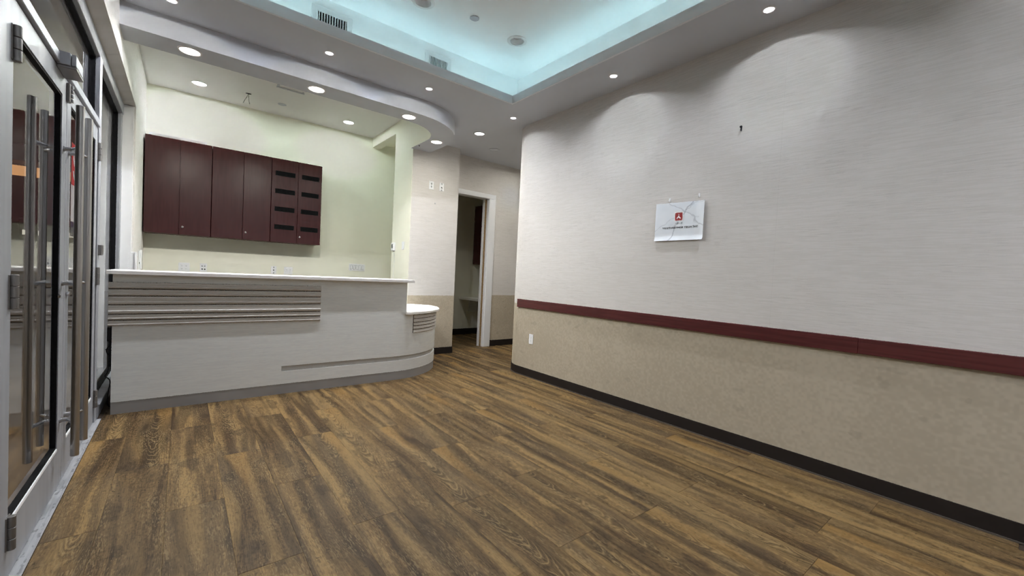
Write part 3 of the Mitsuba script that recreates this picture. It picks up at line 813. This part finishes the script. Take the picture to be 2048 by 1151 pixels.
# ------------------------------------------------------------------ plates on the walls
def plate(name, label, cat, o, ux, n, w, h, face, group=None, mat="white_plastic"):
    """a wall plate centred at o, ux its horizontal direction, n its outward normal; face(k, put) adds what it carries"""
    o, ux, n = np.array(o, float), np.array(ux, float), np.array(n, float)
    M = np.eye(4)
    M[:3, 0], M[:3, 1], M[:3, 2], M[:3, 3] = ux, np.cross(n, ux), n, o
    k = thing(name, label, cat, group)

    def put(part, mesh, m, smooth=False):
        mesh = cat_(mesh)
        mesh.apply_transform(M)
        return add(k + "__" + part, mesh, m, smooth)

    put("plate", bx(-w / 2, w / 2, -h / 2, h / 2, 0, 0.006, 0.002), mat)
    face(put)
    return k


def duplex(cx):
    def f(put):
        for c_ in cx:
            for s in (-0.020, 0.020):
                put("socket", bx(c_ - 0.017, c_ + 0.017, s - 0.014, s + 0.014, 0.005, 0.008, 0.002), "white_plastic")
                put("slot", cat_(bx(c_ - 0.0085, c_ - 0.0055, s - 0.003, s + 0.006, 0.0078, 0.0083), bx(c_ + 0.0055, c_ + 0.0085, s - 0.003, s + 0.006, 0.0078, 0.0083), bx(c_ - 0.003, c_ + 0.003, s - 0.010, s - 0.005, 0.0078, 0.0083)), "grey_plastic")
    return f


def jacks(pts, dark, r=0.006):
    def f(put):
        for (a, b), d_ in zip(pts, dark):
            put("jack", lathe([[0, 0.0], [r + 0.002, 0.0], [r, 0.003], [0, 0.003]], [a, b, 0.006], 16), "dark_hole" if d_ else "grey_plastic")
    return f


Bn, Bx = (0, -1, 0), (1, 0, 0)
plate("wall_outlet", "white double power outlet above the counter, left of the pair under the corner cabinet", "outlet", (0.021, YB, 1.102), Bx, Bn, 0.116, 0.114, duplex((-0.023, 0.023)), "outlet plates above the counter")
plate("wall_outlet", "white plate with two dark jacks above the counter under the corner cabinet", "outlet", (0.226, YB, 1.104), Bx, Bn, 0.076, 0.114, jacks([(-0.014, 0.02), (0.014, 0.02), (-0.014, -0.02), (0.014, -0.02)], (0, 0, 1, 1), 0.007), "outlet plates above the counter")
plate("wall_outlet", "narrow white plate with one dark jack above the counter below the vents", "outlet", (1.054, YB, 1.109), Bx, Bn, 0.072, 0.114, jacks([(0.0, 0.0), (0, 0.04), (0, -0.04)], (1, 0, 0), 0.007), "outlet plates above the counter")
plate("wall_outlet", "white double power outlet above the counter, right of the plate with one jack", "outlet", (1.247, YB, 1.108), Bx, Bn, 0.116, 0.114, duplex((-0.023, 0.023)), "outlet plates above the counter")


def toggles(put):
    for i in range(5):
        x = -0.092 + 0.046 * i
        put("switch_frame", bx(x - 0.0175, x + 0.0175, -0.036, 0.036, 0.004, 0.0075, 0.001), "grey_plastic")
        put("switch", bx(x - 0.014, x + 0.014, -0.031, 0.031, 0.006, 0.010, 0.002), "white_plastic")


plate("light_switches", "white plate of five light switches on the cream wall near the column", "light switch", (2.255, YB, 1.207), Bx, Bn, 0.256, 0.114, toggles)
Wn, Wx = (-1, 0, 0), (0, -1, 0)


def thermo(put):
    put("body", bx(-0.045, 0.045, -0.058, 0.058, 0.004, 0.030, 0.006), "white_plastic")
    put("display", bx(-0.022, 0.026, -0.025, 0.035, 0.0295, 0.0305), "dark_screen")
    put("cord", tube([(0.02, -0.058, 0.014), (0.035, -0.09, 0.012), (0.038, -0.25, 0.006), (0.036, -0.5, 0.006)], 0.0028), "white_plastic", True)


plate("thermostat", "white thermostat with a grey display on the column's painted side", "thermostat", (XW, 5.915, 1.535), Wx, Wn, 0.10, 0.125, thermo)


def rocker(put):
    put("switch", bx(-0.017, 0.017, -0.033, 0.033, 0.005, 0.010, 0.002), "white_plastic")


plate("light_switch", "white rocker switch beside the thermostat on the column's painted side", "light switch", (XW, 5.59, 1.545), Wx, Wn, 0.072, 0.114, rocker)
plate("wall_outlet", "white plate with two grey sockets high on the column, left of the two", "outlet", (2.737, YP, 2.413), Bx, Bn, 0.074, 0.116, jacks([(0, 0.02), (0, -0.02)], (0, 0), 0.011))
plate("cable_outlet", "white plate with a dark cable jack high on the column, right of the two", "outlet", (2.900, YP, 2.413), Bx, Bn, 0.074, 0.116, jacks([(0.0, -0.008), (0, 0.045), (0, -0.045)], (1, 0, 0), 0.008))
plate("wall_outlet", "white power outlet low on the beige band below the mahogany rail", "outlet", (XR, 3.682, 0.455), (0, -1, 0), (-1, 0, 0), 0.072, 0.116, duplex((0.0,)))
tag(add("screw_hole", lathe([[0, 0.0], [0.010, 0.0], [0.008, 0.003], [0, 0.004]], [2.806, YP, 2.165], 16, "-y"), "grey_plastic"), "small grey plugged hole on the column below the two plates", "wall plug")
tag(add("conduit_box", cat_(bx(-0.425, -0.352, 5.585, 5.60, 1.07, 1.25, 0.003), bx(-0.372, -0.352, 5.57, 5.60, 1.07, 1.25, 0.003)), "white_plastic"), "white conduit box on the wall end beside the side pane above the counter", "junction box")


def phone(put):
    put("jack", lathe([[0, 0], [0.011, 0], [0.009, 0.003], [0, 0.003]], [-0.08, -0.03, 0.006], 16), "dark_hole")
    put("cover", bx(0.04, 0.115, -0.10, 0.12, 0.005, 0.02, 0.003), "white_plastic")


plate("cable_plate", "wide white cable plate on the storefront wall behind the desk", "cable plate", (XL, 6.36, 1.165), (0, 1, 0), (1, 0, 0), 0.30, 0.22, phone)

# ------------------------------------------------------------------ printed sheet and small marks on the right wall
po = thing("wall_sign", "white marble-print paper sign with a red logo taped to the papered wall", "sign")
nu, nv = 24, 16
PY0, PZ0, PWid, PH = 2.110, 1.552, 0.438, 0.324
uu, vv = np.meshgrid(np.linspace(0, 1, nu), np.linspace(0, 1, nv), indexing="ij")
skew = -0.012 * uu + 0.012 * uu * (1 - vv)


def sheet_x(u, v):
    return XR - 0.004 - 0.012 * np.clip((u - 0.80) / 0.20, 0, 1) ** 2 - 0.010 * np.clip((0.12 - v) / 0.12, 0, 1) ** 2 - 0.0025 * np.sin(u * 7 + v * 3) ** 2


P_ = np.stack([sheet_x(uu, vv), PY0 - PWid * uu - 0.004 * vv * 0, PZ0 + PH * vv + skew * vv], -1)
vs, uvs, fs = P_.reshape(-1, 3), np.stack([uu, vv], -1).reshape(-1, 2), []
for i in range(nu - 1):
    for j in range(nv - 1):
        q = (i * nv + j, (i + 1) * nv + j, (i + 1) * nv + j + 1, i * nv + j + 1)
        fs += [(q[0], q[1], q[2]), (q[0], q[2], q[3])]
vb = vs + [0.0006, 0, 0]
nf = len(vs)
edge = [(i * nv) for i in range(nu)] + [(nu - 1) * nv + j for j in range(1, nv)] + [i * nv + nv - 1 for i in range(nu - 2, -1, -1)] + [j for j in range(nv - 2, 0, -1)]
fb = [(c_ + nf, b_ + nf, a_ + nf) for a_, b_, c_ in fs]
for a_, b_ in zip(edge, edge[1:] + edge[:1]):
    fb += [(a_, a_ + nf, b_ + nf), (a_, b_ + nf, b_)]
add(po + "__sheet", trimesh.Trimesh(np.vstack([vs, vb]), fs + fb, process=False), "marble_print", True, uv=np.vstack([uvs, uvs]))


def on_sheet(u, v, h, text, width):
    m = lettering(text, h, (0, 0, 0), (0, -1, 0), (0, 0, 1), 0.0006, True, width)
    w_ = np.array(m.vertices)
    y_, z_ = PY0 - PWid * u + w_[:, 1], PZ0 + PH * v + w_[:, 2]
    w_[:, 1], w_[:, 2] = y_, z_
    un, vn = (PY0 - y_) / PWid, (z_ - PZ0) / PH
    w_[:, 0] = sheet_x(un, vn) - 0.0006 + w_[:, 0]
    return trimesh.Trimesh(w_, m.faces, process=False)


def flat_on_sheet(poly, u, v, lift, thick=0.0005):
    """a polygon in metres (x right, y up) around the sheet point u, v"""
    m = trimesh.creation.extrude_polygon(poly, thick, engine="earcut")
    w_ = np.array(m.vertices)
    y_, z_ = PY0 - PWid * u - w_[:, 0], PZ0 + PH * v + w_[:, 1]
    x_ = float(sheet_x(u, v)) - lift - w_[:, 2]
    return trimesh.Trimesh(np.stack([x_, y_, z_], 1), m.faces, process=False)


LU, LV = 0.50, 0.615
add(po + "__logo_border", flat_on_sheet(sbox(-0.034, -0.033, 0.034, 0.033).buffer(0.006), LU, LV, 0.0008), "paper_white")
lg = add(po + "__logo", flat_on_sheet(sbox(-0.024, -0.023, 0.024, 0.023).buffer(0.0095), LU, LV, 0.0014), "logo_red")
from shapely.geometry import LineString, Point
glyph = LineString([(-0.017, -0.017), (0, -0.001), (0.017, -0.017)]).buffer(0.0045, cap_style=2).union(LineString([(0, -0.001), (0, 0.009)]).buffer(0.0035, cap_style=2))
add(lg + "__emblem", cat_(flat_on_sheet(glyph, LU, LV, 0.002), flat_on_sheet(Point(0, 0.017).buffer(0.0045), LU, LV, 0.002)), "paper_white")
marks = []
for i, cx in enumerate((-0.026, -0.009, 0.009, 0.026)):
    if i % 2 == 0:
        marks.append(flat_on_sheet(sbox(cx - 0.006, -0.001, cx + 0.006, 0.001), LU + 0.005, LV - 0.172, 0.001))
    else:
        for q in ((-0.006, -0.006, 0.006, -0.0045), (-0.006, 0.004, 0.0, 0.0055), (-0.0035, -0.006, -0.0015, 0.007), (0.001, -0.002, 0.006, -0.0005), (0.001, 0.004, 0.006, 0.0055), (0.004, -0.002, 0.006, 0.005), (-0.006, -0.001, 0.0, 0.0005)):
            marks.append(flat_on_sheet(sbox(cx + q[0], q[1], cx + q[2], q[3]), LU + 0.005, LV - 0.172, 0.001))
add(po + "__characters", cat_(*marks), "ink_black")
add(po + "__lettering", on_sheet(0.165, 0.312, 0.0145, "YIDITOGETHER TECH INC", 0.318), "ink_black")
for y_, z_, w in ((1.985, 1.893, "over the sign's left half"), (1.726, 1.905, "over the sign's right corner")):
    k = thing("adhesive_hook", f"tiny clear adhesive hook on the wallpaper {w}", "hook", "clear hooks above the paper sign")
    add(k + "__base", bx(XR - 0.003, XR, y_ - 0.008, y_ + 0.008, z_ - 0.012, z_ + 0.02, 0.001), "white_plastic")
    add(k + "__hook", tube([(XR - 0.003, y_, z_ - 0.006), (XR - 0.010, y_, z_ - 0.012), (XR - 0.014, y_, z_ - 0.006), (XR - 0.014, y_, z_ + 0.002)], 0.002), "white_plastic", True)
tag(add("wall_nail", cat_(rod((XR, 1.433, 2.378), (XR - 0.02, 1.433, 2.378), 0.006, 12, 0.001), bx(XR - 0.006, XR, 1.428, 1.438, 2.35, 2.39, 0.002)), "ink_black"), "small black nail alone high on the papered wall", "nail")

# cables hanging at the storefront end of the desk
k = thing("power_cord", "black power cord with an adapter hanging beside the storefront end of the desk", "cord")
add(k + "__adapter", bx(-0.436, -0.410, 4.36, 4.40, 0.545, 0.655, 0.005), "ink_black")
add(k + "__cable", cat_(tube([(-0.423, 4.38, 0.545), (-0.430, 4.385, 0.50), (-0.440, 4.39, 0.475), (-0.43, 4.39, 0.44), (-0.418, 4.40, 0.41)], 0.0035), tube([(-0.418, 4.38, 0.545), (-0.422, 4.385, 0.51), (-0.435, 4.39, 0.488), (-0.445, 4.40, 0.48)], 0.003)), "ink_black", True)
add(k + "__cable", tube([(-0.418, 4.40, 0.38), (-0.430, 4.41, 0.33), (-0.442, 4.42, 0.285), (-0.45, 4.43, 0.27), (-0.430, 4.42, 0.25), (-0.424, 4.41, 0.18), (-0.430, 4.42, 0.12), (-0.435, 4.45, 0.05), (-0.42, 4.5, 0.008)], 0.0035), "ink_black", True)

for key, text in ((desk + "__slat", "moulded grey slat"), (desk + "__counter_top", "white counter top"), (desk + "__end_counter", "low white counter with a rounded end"), (desk + "__toe_kick", "dark grey toe kick"),
                  (po + "__logo", "dark red rounded square logo"), (po + "__lettering", "black lettering YIDITOGETHER TECH INC"), (sg + "__lettering", "white letter S"), (k + "__adapter", "black power adapter")):
    labels[key] = {"label": text}
